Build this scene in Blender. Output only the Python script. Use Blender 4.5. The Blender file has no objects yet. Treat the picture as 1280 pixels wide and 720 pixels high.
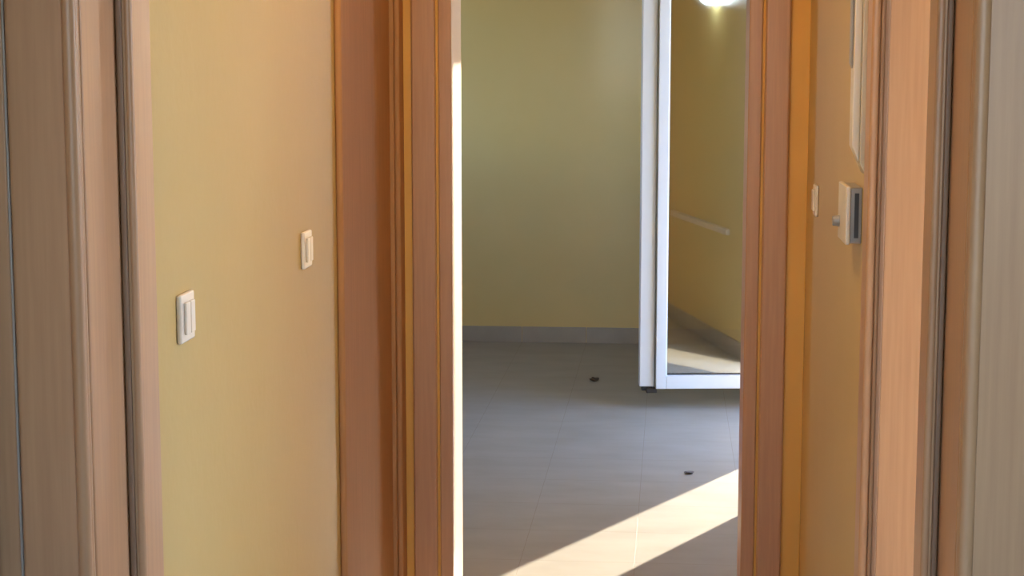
import bpy, bmesh, math, random
from math import radians, sin, cos, atan, pi
from mathutils import Vector, Matrix
random.seed(4)
S = bpy.context.scene
C = S.collection

# ---------------------------------------------------------------- camera
F = 2200.0
cam_d = bpy.data.cameras.new('camera'); cam = bpy.data.objects.new('camera', cam_d); C.objects.link(cam)
cam_d.sensor_width = 36; cam_d.lens = F/1280*36
cam.location = (0, 0, 1.47)
cam.rotation_euler = (pi/2 - atan(285/F), 0, radians(5.15))
cam_d.clip_start = .05
S.camera = cam

# ---------------------------------------------------------------- sky, sun, exposure
S.view_settings.view_transform = 'Standard'; S.view_settings.look = 'None'
S.view_settings.gamma = 1; S.view_settings.use_curve_mapping = False
S.view_settings.exposure = 1.45
FILL_STRENGTH = 32
SUN_HEAD = radians(27.4)      # heading of the sun, from +Y towards +X
SUN_EL = radians(12.9)
world = bpy.data.worlds.new('sky'); S.world = world; world.use_nodes = True
wn = world.node_tree; wn.nodes.clear()
wo = wn.nodes.new('ShaderNodeOutputWorld'); wb = wn.nodes.new('ShaderNodeBackground')
st = wn.nodes.new('ShaderNodeTexSky'); st.sky_type = 'NISHITA'; st.sun_disc = False
st.sun_elevation = radians(35); st.sun_rotation = SUN_HEAD
st.air_density = 1.0; st.dust_density = .6; st.ozone_density = 2
wb.inputs['Strength'].default_value = .6

tint = wn.nodes.new('ShaderNodeMix'); tint.data_type = 'RGBA'; tint.blend_type = 'MULTIPLY'; tint.inputs['Factor'].default_value = 1
tint.inputs['B'].default_value = (.88, .97, 1.2, 1)
wn.links.new(st.outputs[0], tint.inputs['A']); wn.links.new(tint.outputs['Result'], wb.inputs[0]); wn.links.new(wb.outputs[0], wo.inputs[0])
sd = bpy.data.lights.new('sun', 'SUN'); sun = bpy.data.objects.new('sun', sd); C.objects.link(sun)
sd.energy = 9.0; sd.angle = radians(.5); sd.color = (1, .9, .76)
to_sun = Vector((sin(SUN_HEAD)*cos(SUN_EL), cos(SUN_HEAD)*cos(SUN_EL), sin(SUN_EL)))
sun.rotation_euler = to_sun.to_track_quat('Z', 'Y').to_euler()
sun.location = (6, 12, 6)

def portal(name, loc, rot, sx, sy):
    # sampling guide for the sky through an opening, gives off no light of its own
    l = bpy.data.lights.new(name, 'AREA'); l.shape = 'RECTANGLE'; l.size = sx; l.size_y = sy
    l.cycles.is_portal = True
    o = bpy.data.objects.new(name, l); C.objects.link(o); o.location = loc; o.rotation_euler = rot

# ---------------------------------------------------------------- layout (metres, corridor runs along +Y)
CH = 2.7                                  # ceiling height
NY0, NY1 = 1.975, 2.20                    # wall between the near room and the corridor
CL, CR = -.69, .34                        # corridor walls
FY0, FY1 = 4.44, 4.645                    # wall between the corridor and the far room
BY = 9.11                                 # back wall of the far room
RX, RXO = .65, .90                        # right wall of the far room
N1L, N1R = -.672, .326                    # near door opening
F4L, F4R = -.553, .190                    # far door opening
D2A, D2B = 3.66, 4.37                     # left corridor door opening
D3A, D3B = 2.27, 2.945                    # right corridor door opening
B5A, B5B = 6.465, 7.50                     # balcony door opening
DH = 2.08

# ---------------------------------------------------------------- materials
def mat(name, rgb, rough=.5, coat=0, metal=0, emit=None, es=0, spec=.5):
    m = bpy.data.materials.new(name); m.use_nodes = True
    b = m.node_tree.nodes['Principled BSDF']
    b.inputs['Base Color'].default_value = (*rgb, 1); b.inputs['Roughness'].default_value = rough
    b.inputs['Specular IOR Level'].default_value = spec; b.inputs['Coat Weight'].default_value = coat; b.inputs['Coat Roughness'].default_value = .3 if 'wood' in name else .12
    b.inputs['Metallic'].default_value = metal
    if emit: b.inputs['Emission Color'].default_value = (*emit, 1); b.inputs['Emission Strength'].default_value = es
    return m
def srgb(r, g, b):
    f = lambda c: (c/255/12.92) if c/255 <= .04045 else ((c/255+.055)/1.055)**2.4
    return (f(r), f(g), f(b))
def noisy(m, scale, c1, c2, stretch=(1, 1, 1), bump=0, bscale=None, rough=None, detail=3):
    nt = m.node_tree; b = nt.nodes['Principled BSDF']
    tc = nt.nodes.new('ShaderNodeNewGeometry'); mp = nt.nodes.new('ShaderNodeMapping'); mp.inputs['Scale'].default_value = stretch
    n = nt.nodes.new('ShaderNodeTexNoise'); n.inputs['Scale'].default_value = scale; n.inputs['Detail'].default_value = detail
    r = nt.nodes.new('ShaderNodeValToRGB'); r.color_ramp.elements[0].position = .3; r.color_ramp.elements[1].position = .7
    r.color_ramp.elements[0].color = (*c1, 1); r.color_ramp.elements[1].color = (*c2, 1)
    nt.links.new(tc.outputs['Position'], mp.inputs[0]); nt.links.new(mp.outputs[0], n.inputs['Vector'])
    nt.links.new(n.outputs[0], r.inputs[0]); nt.links.new(r.outputs[0], b.inputs['Base Color'])
    if bump:
        n2 = nt.nodes.new('ShaderNodeTexNoise'); n2.inputs['Scale'].default_value = bscale or scale
        nt.links.new(mp.outputs[0], n2.inputs['Vector'])
        bp = nt.nodes.new('ShaderNodeBump'); bp.inputs['Strength'].default_value = bump; bp.inputs['Distance'].default_value = .004
        nt.links.new(n2.outputs[0], bp.inputs['Height']); nt.links.new(bp.outputs[0], b.inputs['Normal'])
    if rough:
        mr = nt.nodes.new('ShaderNodeMapRange'); mr.inputs['To Min'].default_value = rough[0]; mr.inputs['To Max'].default_value = rough[1]
        nt.links.new(n.outputs[0], mr.inputs[0]); nt.links.new(mr.outputs[0], b.inputs['Roughness'])
    return m
M = {}
M['yellow'] = noisy(mat('yellow wall paint', (1,1,1), .55), 3, srgb(199,166,98), srgb(202,170,103), bump=.15, bscale=40)
M['orange'] = noisy(mat('orange end wall colour', (1,1,1), .55), 3, srgb(224,162,64), srgb(228,168,70))  # end wall coloured deeper orange than the yellow corridor walls
M['olive'] = noisy(mat('pale yellow satin paint', (1,1,1), .32, coat=.25), 2.5, srgb(218,194,128), srgb(222,198,134), bump=.035, bscale=5)
M['cream'] = noisy(mat('cream wall paint', (1,1,1), .7), 3, srgb(225,220,205), srgb(230,226,212))
M['white'] = mat('ceiling white', srgb(238,236,230), .8)
M['wood'] = noisy(mat('brown wood laminate', (1,1,1), .30, coat=.5, spec=.2), 22, srgb(182,134,93), srgb(193,145,102), (6, 6, .25), rough=(.46, .56))
M['leaf'] = noisy(mat('matt brown leaf laminate', (1,1,1), .6, spec=.08), 22, srgb(180,128,80), srgb(190,137,88), (6, 6, .25), rough=(.6, .7))
M['rubber'] = mat('dark rubber seal', srgb(134,98,68), .5)
M['bead'] = mat('casing edge highlight', srgb(160,146,132), .4)
M['tile'] = noisy(mat('beige glazed floor tile', (1,1,1), .3), 4, srgb(156,148,132), srgb(167,160,145), (1, 2, 1), bump=.03, bscale=10, rough=(.5, .6))
M['skirt'] = noisy(mat('grey glazed skirting tile', (1,1,1), .3), 6, srgb(158,150,136), srgb(170,162,148))
M['grout'] = mat('grout', srgb(150,139,122), .9)
M['pvc'] = mat('white lacquered frame', srgb(226,228,228), .28)
M['plastic'] = mat('white switch plastic', srgb(226,210,186), .3)
M['beige'] = mat('beige plastic', srgb(205,188,160), .3)
M['grey'] = mat('grey plastic', srgb(150,142,132), .35)
M['dark'] = mat('dark plastic', srgb(45,38,32), .5)
M['debris'] = noisy(mat('dry scrap', (1,1,1), .8), 60, srgb(52,38,24), srgb(84,62,40))
M['debris2'] = noisy(mat('grey scrap', (1,1,1), .8), 60, srgb(88,84,80), srgb(120,112,104))
M['steel'] = mat('satin steel', srgb(180,180,178), .3, metal=1)
M['concrete'] = noisy(mat('concrete paving', (1,1,1), .9), 4, srgb(150,145,136), srgb(172,166,156))
M['lamp'] = mat('added lamp glow', (1,1,1), .3, emit=(.68, .84, 1), es=8)
def glass_mat(name, refl):
    m = bpy.data.materials.new(name); m.use_nodes = True; nt = m.node_tree; nt.nodes.clear()
    o = nt.nodes.new('ShaderNodeOutputMaterial'); mx = nt.nodes.new('ShaderNodeMixShader')
    t = nt.nodes.new('ShaderNodeBsdfTransparent'); t.inputs[0].default_value = (.86, .90, .86, 1)
    g = nt.nodes.new('ShaderNodeBsdfGlossy'); g.inputs['Roughness'].default_value = .03; g.inputs[0].default_value = (.95, .97, .95, 1)
    mx.inputs[0].default_value = refl
    nt.links.new(t.outputs[0], mx.inputs[1]); nt.links.new(g.outputs[0], mx.inputs[2]); nt.links.new(mx.outputs[0], o.inputs[0])
    return m
M['glass'] = glass_mat('reflective coated glass', .6)

# ---------------------------------------------------------------- helpers
ORG = {}
def link_mesh(name, bm, m, parent=None, bevel=0, seg=2):
    me = bpy.data.meshes.new(name)
    if parent is not None and parent.name in ORG:
        bmesh.ops.translate(bm, verts=bm.verts, vec=-Vector(ORG[parent.name]))
    bm.normal_update(); bm.to_mesh(me); bm.free()
    o = bpy.data.objects.new(name, me); C.objects.link(o); me.materials.append(M[m])
    if parent is not None: o.parent = parent
    ORG[o.name] = ORG.get(parent.name, (0,0,0)) if parent is not None else (0, 0, 0)
    if bevel:
        b = o.modifiers.new('bevel', 'BEVEL'); b.width = bevel; b.segments = seg; b.limit_method = 'ANGLE'
        for p in me.polygons: p.use_smooth = True
        w = o.modifiers.new('wn', 'WEIGHTED_NORMAL')
    return o
def add_box(bm, x0, x1, y0, y1, z0, z1):
    v = [bm.verts.new((x, y, z)) for z in (z0, z1) for y in (y0, y1) for x in (x0, x1)]
    for f in ((0,2,3,1), (4,5,7,6), (0,1,5,4), (2,6,7,3), (0,4,6,2), (1,3,7,5)):
        bm.faces.new([v[i] for i in f])
def boxes(name, bl, m, parent=None, bevel=0, seg=2):
    bm = bmesh.new()
    for b in bl: add_box(bm, *b)
    return link_mesh(name, bm, m, parent, bevel, seg)
def tag(o, label, cat, group=None, kind=None):
    o['label'] = label; o['category'] = cat
    if group: o['group'] = group
    if kind: o['kind'] = kind
    return o
def root(name, loc):
    o = bpy.data.objects.new(name, None); C.objects.link(o); o.location = loc; ORG[o.name] = tuple(loc); o.empty_display_size = .1
    return o
def struct(name, bl, m, label, cat='wall'):
    return tag(boxes(name, bl, m), label, cat, kind='structure')
def wall_x(y0, y1, xa, xb, ops, top=CH):      # wall running along X, openings (a, b, z0, z1)
    out = []; x = xa
    for a, b, z0, z1 in sorted(ops):
        out.append((x, a, y0, y1, 0, top))
        if z0 > 0: out.append((a, b, y0, y1, 0, z0))
        out.append((a, b, y0, y1, z1, top)); x = b
    out.append((x, xb, y0, y1, 0, top)); return out
def wall_y(x0, x1, ya, yb, ops, top=CH):
    return [(x0, x1, b[0], b[1], b[4], b[5]) for b in wall_x(0, 1, ya, yb, ops, top)]

# ---------------------------------------------------------------- structure
G = .02      # play between masonry opening and frame lining
floor = struct('floor', [(-3.6, 2.6, -3.2, NY1, -.12, 0), (CL-.1, CR+.18, NY1, FY0, -.12, -.0001), (CR+.18, 2.3, NY1, FY0, -.12, 0),
                         (-2.2, RXO, FY0, BY+.1, -.12, -.0001)], 'grout',
               'beige ceramic tiled floor of the bright room beyond the doorway', 'floor')
ceiling = struct('ceiling', [(-3.8, 2.8, -3.4, NY1, CH, CH+.1), (CL-.12, 2.75, NY1, FY1-.1, CH, CH+.1), (-2.4, RXO, FY1-.1, BY+.2, CH, CH+.1)],
                 'white', 'plain white ceiling above the rooms, out of view', 'ceiling')
struct('wall_near', wall_x(NY0, NY1, -3.7, 2.7, [(N1L-G-.005, N1R+G+.005, 0, DH+G)]), 'yellow', 'wall around the nearest brown door frame')
struct('wall_left', wall_y(CL-.12, CL, NY1, FY0, [(D2A-G, D2B+G, 0, DH+G)]), 'yellow', 'warm yellow corridor wall on the left carrying two white switches')
struct('wall_right', wall_y(CR, CR+.18, NY1, FY0, [(D3A-G, D3B+G, 0, DH+G)]), 'yellow', 'narrow yellow corridor wall on the right behind the grey wall box')
struct('wall_middle', wall_x(FY0, FY1, -2.2, 2.4, [(F4L-G, F4R+G, 0, DH+G)]), 'orange', 'orange-yellow strips of end wall beside the far brown door frame')
struct('wall_back', [(-2.3, RXO, BY, BY+.15, 0, CH)], 'olive', 'olive-yellow back wall of the far room with a soft vertical sheen')
struct('wall_side', wall_y(RX, RXO, FY1, BY, [(B5A-.03, B5B+.03, 0, 2.18)]), 'olive', 'olive-yellow side wall of the far room, seen mirrored in the glass')
struct('wall_far_left', wall_y(-2.3, -2.15, FY1, BY, [(7.4, 8.4, 1.0, 2.1)]), 'olive', 'hidden left wall of the far room')
struct('wall_rear', wall_x(-3.3, -3.15, -3.7, 2.7, [(-3.3, -1.7, .5, 2.4), (-1.3, 2.3, 1.0, 2.3)]), 'cream', 'wall behind the camera with a wide window opening')
struct('wall_rear_left', [(-3.75, -3.6, -3.3, NY1, 0, CH)], 'cream', 'left wall of the room the photograph is taken from')
struct('wall_rear_right', [(2.6, 2.75, -3.3, NY1, 0, CH)], 'cream', 'right wall of the room the photograph is taken from')
struct('wall_side_room', wall_y(2.2, 2.4, NY0, FY0, [(2.3, 4.3, .3, 2.4)]), 'cream', 'outer wall of the room to the right of the corridor')
# partition faces of the sunlit side room, painted cream
struct('wall_side_room_near', [(CR+.18, 2.2, NY1, NY1+.012, 0, CH)], 'cream', 'cream wall of the room right of the corridor, facing its window')
tag(boxes('ground', [(-30, 30, -30, 60, -.6, -.5)], 'concrete'), 'pale concrete yard outside the windows', 'ground', kind='structure')
tag(boxes('balcony_floor', [(RXO, 3.2, 4.9, 9.0, -.3, -.03)], 'concrete'), 'pale balcony slab outside the white glass door', 'floor', kind='structure')
WF = [(-2.26,-2.19,7.4,7.46,1.0,2.1), (-2.26,-2.19,8.34,8.4,1.0,2.1), (-2.26,-2.19,7.46,8.34,1.0,1.06), (-2.26,-2.19,7.46,8.34,2.04,2.1)]
tag(boxes('fill_window_3', WF, 'pvc', bevel=.004), 'white framed window added out of view in the left wall to brighten the far room', 'window', kind='structure')  # window added here to light the back of the far room
WF = [(-3.3,-3.24,-3.26,-3.19,.5,2.4), (-1.76,-1.7,-3.26,-3.19,.5,2.4), (-3.24,-1.76,-3.26,-3.19,.5,.56), (-3.24,-1.76,-3.26,-3.19,2.34,2.4)]
tag(boxes('fill_window_4', WF, 'pvc', bevel=.004), 'narrower white framed window added behind the camera on the left to brighten the corridor', 'window', kind='structure')  # extra unseen window, put in to brighten the right corridor wall
for nm, loc, bl in (('window_1', (0, -3.22, .7), [(-1.3,-1.24,-3.26,-3.19,1.0,2.3), (2.24,2.3,-3.26,-3.19,1.0,2.3), (-1.24,2.24,-3.26,-3.19,1.0,1.06), (-1.24,2.24,-3.26,-3.19,2.24,2.3), (1.22,1.32,-3.26,-3.19,1.06,2.24)]),
                    ('window_2', (2.3, 3.3, .3), [(2.26,2.33,2.3,2.36,.3,2.4), (2.26,2.33,4.24,4.3,.3,2.4), (2.26,2.33,2.36,4.24,.3,.36), (2.26,2.33,2.36,4.24,2.34,2.4)])):
    tag(boxes(nm, bl, 'pvc', bevel=.004), 'white framed window out of view ' + ('behind the camera' if nm == 'window_1' else 'in the room right of the corridor'), 'window', kind='structure')
portal('rear_window_portal', (.5, -3.3, 1.65), (radians(90), 0, radians(180)), 3.6, 1.3)
portal('rear_fill_window_portal', (-2.5, -3.3, 1.45), (radians(90), 0, radians(180)), 1.6, 1.9)
portal('side_window_portal', (2.4, 3.3, 1.35), (radians(90), 0, radians(90)), 2.0, 2.1)
portal('fill_window_portal', (-2.3, 7.9, 1.55), (radians(90), 0, radians(-90)), 1.0, 1.1)
portal('balcony_portal', (RXO+.01, (B5A+B5B)/2, 1.09), (radians(90), 0, radians(90)), 1.06, 2.18)

# ---------------------------------------------------------------- floor tiles and skirting tiles, one by one
TS = .338; JX = -.430
def tile_mesh(sx, sy, th, r=.0001):
    bm = bmesh.new(); a, b = sx/2, sy/2
    lo = [bm.verts.new((x, y, -th)) for x, y in ((-a,-b),(a,-b),(a,b),(-a,b))]
    mi = [bm.verts.new((x, y, -r)) for x, y in ((-a,-b),(a,-b),(a,b),(-a,b))]
    hi = [bm.verts.new((x, y, 0)) for x, y in ((-a+r,-b+r),(a-r,-b+r),(a-r,b-r),(-a+r,b-r))]
    for k in range(4):
        j = (k+1) % 4
        bm.faces.new((lo[k], lo[j], mi[j], mi[k])); bm.faces.new((mi[k], mi[j], hi[j], hi[k]))
    bm.faces.new(hi); me = bpy.data.meshes.new('floor_tile'); bm.to_mesh(me); bm.free(); me.materials.append(M['tile']); return me
TM = {}
def tiles(x0, x1, y0, y1):
    i0 = math.floor((x0-JX)/TS); i1 = math.ceil((x1-JX)/TS); j1 = math.ceil((BY-y0)/TS); j0 = math.floor((BY-y1)/TS+.001)
    for i in range(i0, i1):
        for j in range(j0, j1):
            a, b = max(JX+i*TS, x0), min(JX+(i+1)*TS, x1); c, d = max(BY-(j+1)*TS, y0), min(BY-j*TS, y1)
            if b-a < .02 or d-c < .02: continue
            k = (round(b-a, 3), round(d-c, 3))
            if k not in TM: TM[k] = tile_mesh(k[0]-.0013, k[1]-.0013, .0024)
            o = bpy.data.objects.new('floor_tile', TM[k]); C.objects.link(o); o.parent = floor
            o.location = ((a+b)/2, (c+d)/2, 0)
tiles(-2.15, RX, FY1, BY)
tiles(F4L, F4R, FY0, FY1)
tiles(CL, CR, NY1, FY0)
def skirting(name, label, axis, a0, a1, fixed, side):
    r = tag(root(name, (a0, fixed, 0) if axis == 0 else (fixed, a0, 0)), label, 'baseboard', kind='structure')
    x = JX-6*TS if axis == 0 else BY-14*TS
    while x < a1:
        p, q = max(x, a0)+.0015, min(x+TS, a1)-.0015; x += TS
        if q-p < .02: continue
        t = .009
        b = (p, q, fixed-t, fixed, 0, .082) if axis == 0 else (fixed-t, fixed, p, q, 0, .082)
        boxes('skirting_tile', [b], 'skirt', r, .0015, 1)
skirting('baseboard_back', 'grey glazed skirting tiles along the foot of the back wall', 0, -2.15, RX-.012, BY, 1)
skirting('baseboard_side', 'grey glazed skirting tiles along the side wall before the balcony door', 1, FY1, B5A-.04, RX, 1)

# ---------------------------------------------------------------- brown door frames
def frame(r, xf, a, b, T, h, wc=.085, lip=0, outer=0, stop_y=.055, stop=.015, back=True, casing_t=.015, stop_end=None, wood='wood'):
    """local x along the wall, local y into the wall from its front face; xf maps a local box to a world box"""
    def P(name, bl, m=wood, bevel=.003, seg=3): return boxes(name, [xf(*q) for q in bl], m, r, bevel, seg)
    g = .006
    c0 = a-lip; c1 = b+lip; jf = 0 if lip else 0
    ht = h+lip
    # face casings
    gg = g if lip else 0
    for y0, y1 in ([(-casing_t, 0)] + ([(T, T+casing_t)] if back else [])):
        P('casing', [(c0-gg-wc, c0-gg, y0, y1, 0, ht+gg+wc)], bevel=.006)
        P('casing', [(c1+gg, c1+gg+wc, y0, y1, 0, ht+gg+wc)], bevel=.006)
        P('head_casing', [(c0-gg, c1+gg, y0, y1, ht+gg, ht+gg+wc)], bevel=.006)
    f0 = -.006 if lip else 0
    P('jamb', [(a-max(lip, .018), a, f0, T-.001, 0, h)], bevel=.004); P('jamb', [(b, b+max(lip, .018), f0, T-.001, 0, h)], bevel=.004)
    P('head_jamb', [(a-max(lip, .018), b+max(lip, .018), f0, T-.001, h, h+.018)])
    if stop:
        e = stop_end or T-.001
        P('door_stop', [(a, a+stop, stop_y, e, 0, h-stop)], bevel=.004); P('door_stop', [(b-stop, b, stop_y, e, 0, h-stop)], bevel=.004)
        P('door_stop', [(a, b, stop_y, e, h-stop, h)], bevel=.004)
        for q in ((a+.001, a+.008, stop_y-.007, stop_y+.001, 0, h-stop), (b-.008, b-.001, stop_y-.007, stop_y+.001, 0, h-stop)):
            P('rubber_seal', [q], 'rubber', .002, 2)
    if outer:
        P('outer_casing', [(c0-wc-outer-.004, c0-wc-.003, -.011, 0, 0, ht+wc)], bevel=.003)
        P('edge_highlight', [(c0-wc-.003, c0-wc, -.013, 0, 0, ht+wc)], 'bead', .001, 2)  # pale strip drawn as the highlight along the casing edge
# nearest frame
d1 = tag(root('door_1', ((N1L+N1R)/2, NY0, 0)), 'nearest brown door frame, cut by both sides of the picture', 'door frame', kind='structure')
frame(d1, lambda a, b, c, d, e, f: (a, b, NY0+c, NY0+d, e, f), N1L, N1R, NY1-NY0, DH, stop_y=.13, outer=.06)
def bead(x, y, r, m='wood'):
    bm = bmesh.new(); bmesh.ops.create_cone(bm, segments=16, radius1=r, radius2=r, depth=DH, matrix=Matrix.Translation((x, y, DH/2)))
    o = link_mesh('bead', bm, m, d1)
    for p in o.data.polygons: p.use_smooth = True
for x in (N1L-.009, N1R+.009): bead(x, NY0-.013, .0085)
for x in (N1L+.014, N1R-.014): bead(x, NY0+.134, .0055)
# unseen open leaf, added to shade the left casing
boxes('leaf', [(N1L-.150, N1L-.110, NY0-.95, NY0-.03, .006, DH)], 'wood', d1, .003)
# far frame
d4 = tag(root('door_4', ((F4L+F4R)/2, FY0, 0)), 'brown door frame at the corridor end, opening onto the tiled room', 'door frame', kind='structure')
frame(d4, lambda a, b, c, d, e, f: (a, b, FY0+c, FY0+d, e, f), F4L, F4R, FY1-FY0, DH, wc=.062, lip=.034, stop=0)
# left corridor door, closed
d2 = tag(root('door_2', (CL, (D2A+D2B)/2, 0)), 'closed flat brown door in the left corridor wall', 'door', kind='structure')
fx2 = lambda a, b, c, d, e, f: (CL-d, CL-c, a, b, e, f)
frame(d2, fx2, D2A, D2B, .119, DH, wc=.07, stop=.012, stop_y=.06, back=False, wood='leaf')
boxes('leaf', [(CL-.052, CL-.010, D2A+.003, D2B-.003, .006, DH-.003)], 'leaf', d2, .003)
# right corridor door frame, open to a sunlit room
d3 = tag(root('door_3', (CR, (D3A+D3B)/2, 0)), 'brown frame of the open doorway on the right, glowing warm on its jamb', 'door frame', kind='structure')
fx3 = lambda a, b, c, d, e, f: (CR+c, CR+d, a, b, e, f)
frame(d3, fx3, D3A, D3B, .18, DH, wc=.07, stop=.006, stop_y=.012, back=True)

# ---------------------------------------------------------------- white balcony door
d5 = tag(root('door_5', (RX, (B5A+B5B)/2, 0)), 'open white framed glass balcony door reflecting the room', 'door', kind='structure')
fo = .05
boxes('frame', [(RXO-.12, RXO-.05, B5A-.03, B5A, 0, 2.18), (RXO-.12, RXO-.05, B5B, B5B+.03, 0, 2.18), (RXO-.12, RXO-.05, B5A, B5B, 2.15, 2.18)], 'pvc', d5, .003)
boxes('sill', [(RX, RXO, B5A-.029, B5B+.029, -.012, .006)], 'skirt', d5, .002)
AL = radians(83)                          # heading of the leaf from +Y towards +X
LW = .80
hx, hy = RX+.02, 7.50
L0, L1 = .085, 2.12
leaf = None
def leaf_bm(bl):
    bm = bmesh.new()
    for b in bl: add_box(bm, *b)
    return bm
# local frame: x from the free edge towards the hinge, y away from the viewer, origin at the free edge
fxp = hx-LW*sin(AL); fyp = hy-LW*cos(AL)
def leaf_part(name, bl, m, parent, bevel=.003):
    o = link_mesh(name, leaf_bm(bl), m, None, bevel); o.parent = parent; return o
leaf = link_mesh('leaf', leaf_bm([(.068, .112, -.034, .034, L0, L1), (LW-.10, LW, -.034, .034, L0, L1), (.112, LW-.10, -.034, .034, L0, L0+.057), (.112, LW-.10, -.034, .034, L1-.1, L1)]), 'pvc', None, .003)
leaf.parent = d5
leaf.location = Vector((fxp, fyp, 0))-Vector(d5.location)
leaf.rotation_euler = (0, 0, pi/2-AL)
leaf_part('outer_stile', [(0, .064, -.012, .034, L0+.006, L1)], 'pvc', leaf, .005)
leaf_part('glazing_bead', [(.104, .116, -.026, .0, L0+.05, L1-.1)], 'pvc', leaf, .002)
leaf_part('glass', [(.110, LW-.098, -.006, 0, L0+.055, L1-.098)], 'glass', leaf, 0)
leaf_part('gasket', [(.1125, .118, -.012, -.006, L0+.057, L1-.1), (.118, LW-.1, -.012, -.006, L0+.057, L0+.062)], 'dark', leaf, 0)
leaf_part('lower_bolt', [(.012, .058, -.004, .026, L0-.012, L0+.006), (.03, .075, -.02, .02, L0-.020, L0)], 'dark', leaf, .003)
leaf_part('handle', [(.082, .098, -.048, -.034, 1.76, 1.90)], 'pvc', leaf, .004)
# unseen blocker added outside the opening to keep sun off the closed door
sc = tag(root('sun_blocker', (1.25, 7.5, 0)), 'raised sun blocker added on the balcony outside the glass door, out of view', 'light blocker')

# ---------------------------------------------------------------- things on the walls
GR = 'light switches on the corridor walls'
def switch(y, z, side, label, n=2, s=.070):
    X = CL if side < 0 else CR; d = 1 if side < 0 else -1
    r = tag(root('light_switch', (X, y, z)), label, 'light switch', GR)
    def bx(x0, x1, y0, y1, z0, z1): a, b = sorted((X+d*x0, X+d*x1)); return (a, b, y+y0, y+y1, z+z0, z+z1)
    h = s/2
    boxes('plate', [bx(0, .008, -h, h, -h, h)], 'plastic', r, .003)
    w = (s-.022)/n
    for k in range(n):
        a = -h+.011+k*w
        boxes('rocker', [bx(.008, .0125, a+.0015, a+w-.0015, -h+.012, h-.012)], 'plastic', r, .0015)
    return r
switch(2.43, 1.107, -1, 'white two-rocker light switch on the left wall nearest the viewer')
switch(3.27, 1.114, -1, 'white light switch on the left wall just before the closed door')
switch(4.12, 1.148, 1, 'pale light switch on the right wall beyond the grey box', n=1, s=.072)

tb = tag(root('wall_box', (CR, 3.235, 1.15)), 'grey box with white front on the right corridor wall beside the door casing', 'wall box')
z0, z1 = 1.143, 1.247
boxes('body', [(CR-.021, CR, 3.165, 3.30, z0+.002, z1-.002)], 'grey', tb, .002)
boxes('front_cover', [(CR-.029, CR-.021, 3.16, 3.305, z0, z1)], 'plastic', tb, .002)
bm = bmesh.new(); bmesh.ops.create_cone(bm, cap_ends=True, segments=20, radius1=.011, radius2=.009, depth=.014, matrix=Matrix.Translation((CR-.035, 3.275, 1.176)) @ Matrix.Rotation(-pi/2, 4, 'Y'))
link_mesh('knob', bm, 'grey', tb, .001)
boxes('side_recess', [(CR-.0135, CR-.006, 3.1635, 3.166, z0+.012, z1-.012)], 'dark', tb)

wu = tag(root('wall_fixture', (CR, 3.17, 1.28)), 'slim beige wall fixture with tapered lower end, above the grey box', 'wall fixture')
def prism(name, prof, y0, y1, m, bevel=.002):        # prof: (x, z)
    bm = bmesh.new(); A = [bm.verts.new((x, y0, z)) for x, z in prof]; B = [bm.verts.new((x, y1, z)) for x, z in prof]
    n = len(prof)
    for i in range(n): bm.faces.new((A[i], A[(i+1) % n], B[(i+1) % n], B[i]))
    bm.faces.new(A[::-1]); bm.faces.new(B); bmesh.ops.recalc_face_normals(bm, faces=bm.faces)
    return link_mesh(name, bm, m, wu, bevel)
prism('base', [(CR, 1.270), (CR-.010, 1.290), (CR-.010, 1.76), (CR, 1.76)], 3.13, 3.20, 'beige')
prism('handset', [(CR-.010, 1.289), (CR-.024, 1.320), (CR-.024, 1.75), (CR-.010, 1.75)], 3.138, 3.185, 'plastic', .003)
prism('front_strip', [(CR-.0245, 1.455), (CR-.028, 1.465), (CR-.028, 1.74), (CR-.0245, 1.74)], 3.145, 3.178, 'grey', .001)  # narrow grey strip along the front

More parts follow.
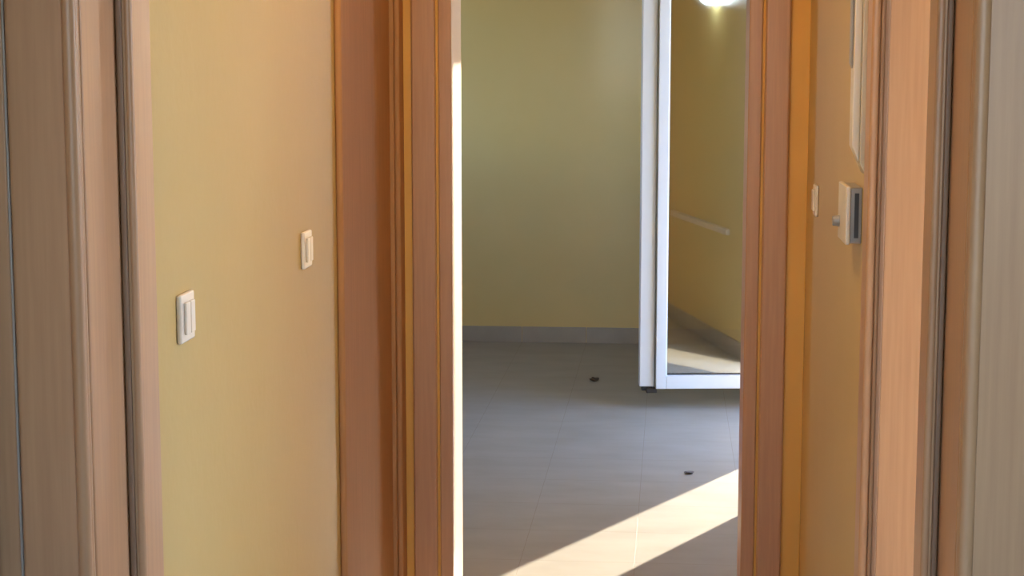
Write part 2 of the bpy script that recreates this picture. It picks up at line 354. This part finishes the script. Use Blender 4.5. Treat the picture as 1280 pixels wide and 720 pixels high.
# seen only as a reflection in the glass
boxes_t = tag(boxes('trim_1', [(RX-.022, RX, 4.9, 6.05, .595, .625)], 'plastic', bevel=.003), 'thin pale trunking on the side wall, mirrored in the door glass', 'trim', kind='structure')
wl = tag(root('glare_lamp', (RX, 5.8, 1.85)), 'small lamp added to give the bluish glare at the top of the glass', 'lamp')  # glowing lamp added for the glare mirrored in the glass
boxes('mount', [(RX-.02, RX, 5.71, 5.81, 1.77, 1.90)], 'plastic', wl, .003)
bm = bmesh.new(); bmesh.ops.create_uvsphere(bm, u_segments=24, v_segments=14, radius=.07, matrix=Matrix.Translation((RX-.03, 5.74, 1.82)))
o = link_mesh('glow_dome', bm, 'lamp', wl)
for p in o.data.polygons: p.use_smooth = True

# warm fill lamp added above view to brighten the far door frame
cl = tag(root('fill_lamp', (-.38, 3.0, CH)), 'round warm fill lamp added in the corridor, above the picture', 'lamp')
bm = bmesh.new(); bmesh.ops.create_cone(bm, cap_ends=True, segments=32, radius1=.13, radius2=.13, depth=.02, matrix=Matrix.Translation((-.38, 3.0, CH-.01)))
link_mesh('mount', bm, 'pvc', cl, .003)
M['fill_glow'] = mat('warm added lamp glow', (1,1,1), .4, emit=(1, .78, .50), es=FILL_STRENGTH)
bm = bmesh.new(); bmesh.ops.create_uvsphere(bm, u_segments=28, v_segments=16, radius=.11, matrix=Matrix.Translation((-.38, 3.0, CH-.03)) @ Matrix.Diagonal((1, 1, .6, 1)))
o = link_mesh('glow_dome', bm, 'fill_glow', cl)
for p in o.data.polygons: p.use_smooth = True

# ---------------------------------------------------------------- scraps on the floor
def scrap(name, x, y, sx, sy, h, m, label, seed):
    rnd = random.Random(seed); bm = bmesh.new()
    bmesh.ops.create_icosphere(bm, subdivisions=2, radius=1)
    for v in bm.verts:
        k = 1+rnd.uniform(-.28, .28); v.co = Vector((v.co.x*sx*k, v.co.y*sy*k, max(0, (v.co.z*.5+.5)*h*k)))
    o = link_mesh(name, bm, m); o.location = (x, y, .0005); return tag(o, label, 'debris')
scrap('scrap', -.34, 8.01, .020, .030, .014, 'debris', 'small dark brown scrap lying on the floor tiles left of the glass door', 3)
scrap('scrap', .077, 6.20, .017, .016, .008, 'debris2', 'small grey scrap on the floor just beyond the sunlit strip', 8)
# panel and posts of the added sun blocker
boxes('panel', [(1.16, 1.19, 7.39, 7.775, 1.04, 2.6)], 'cream', sc)
for y in (7.39, 7.745): boxes('post', [(1.19, 1.22, y, y+.03, 1.04, 2.6)], 'steel', sc)
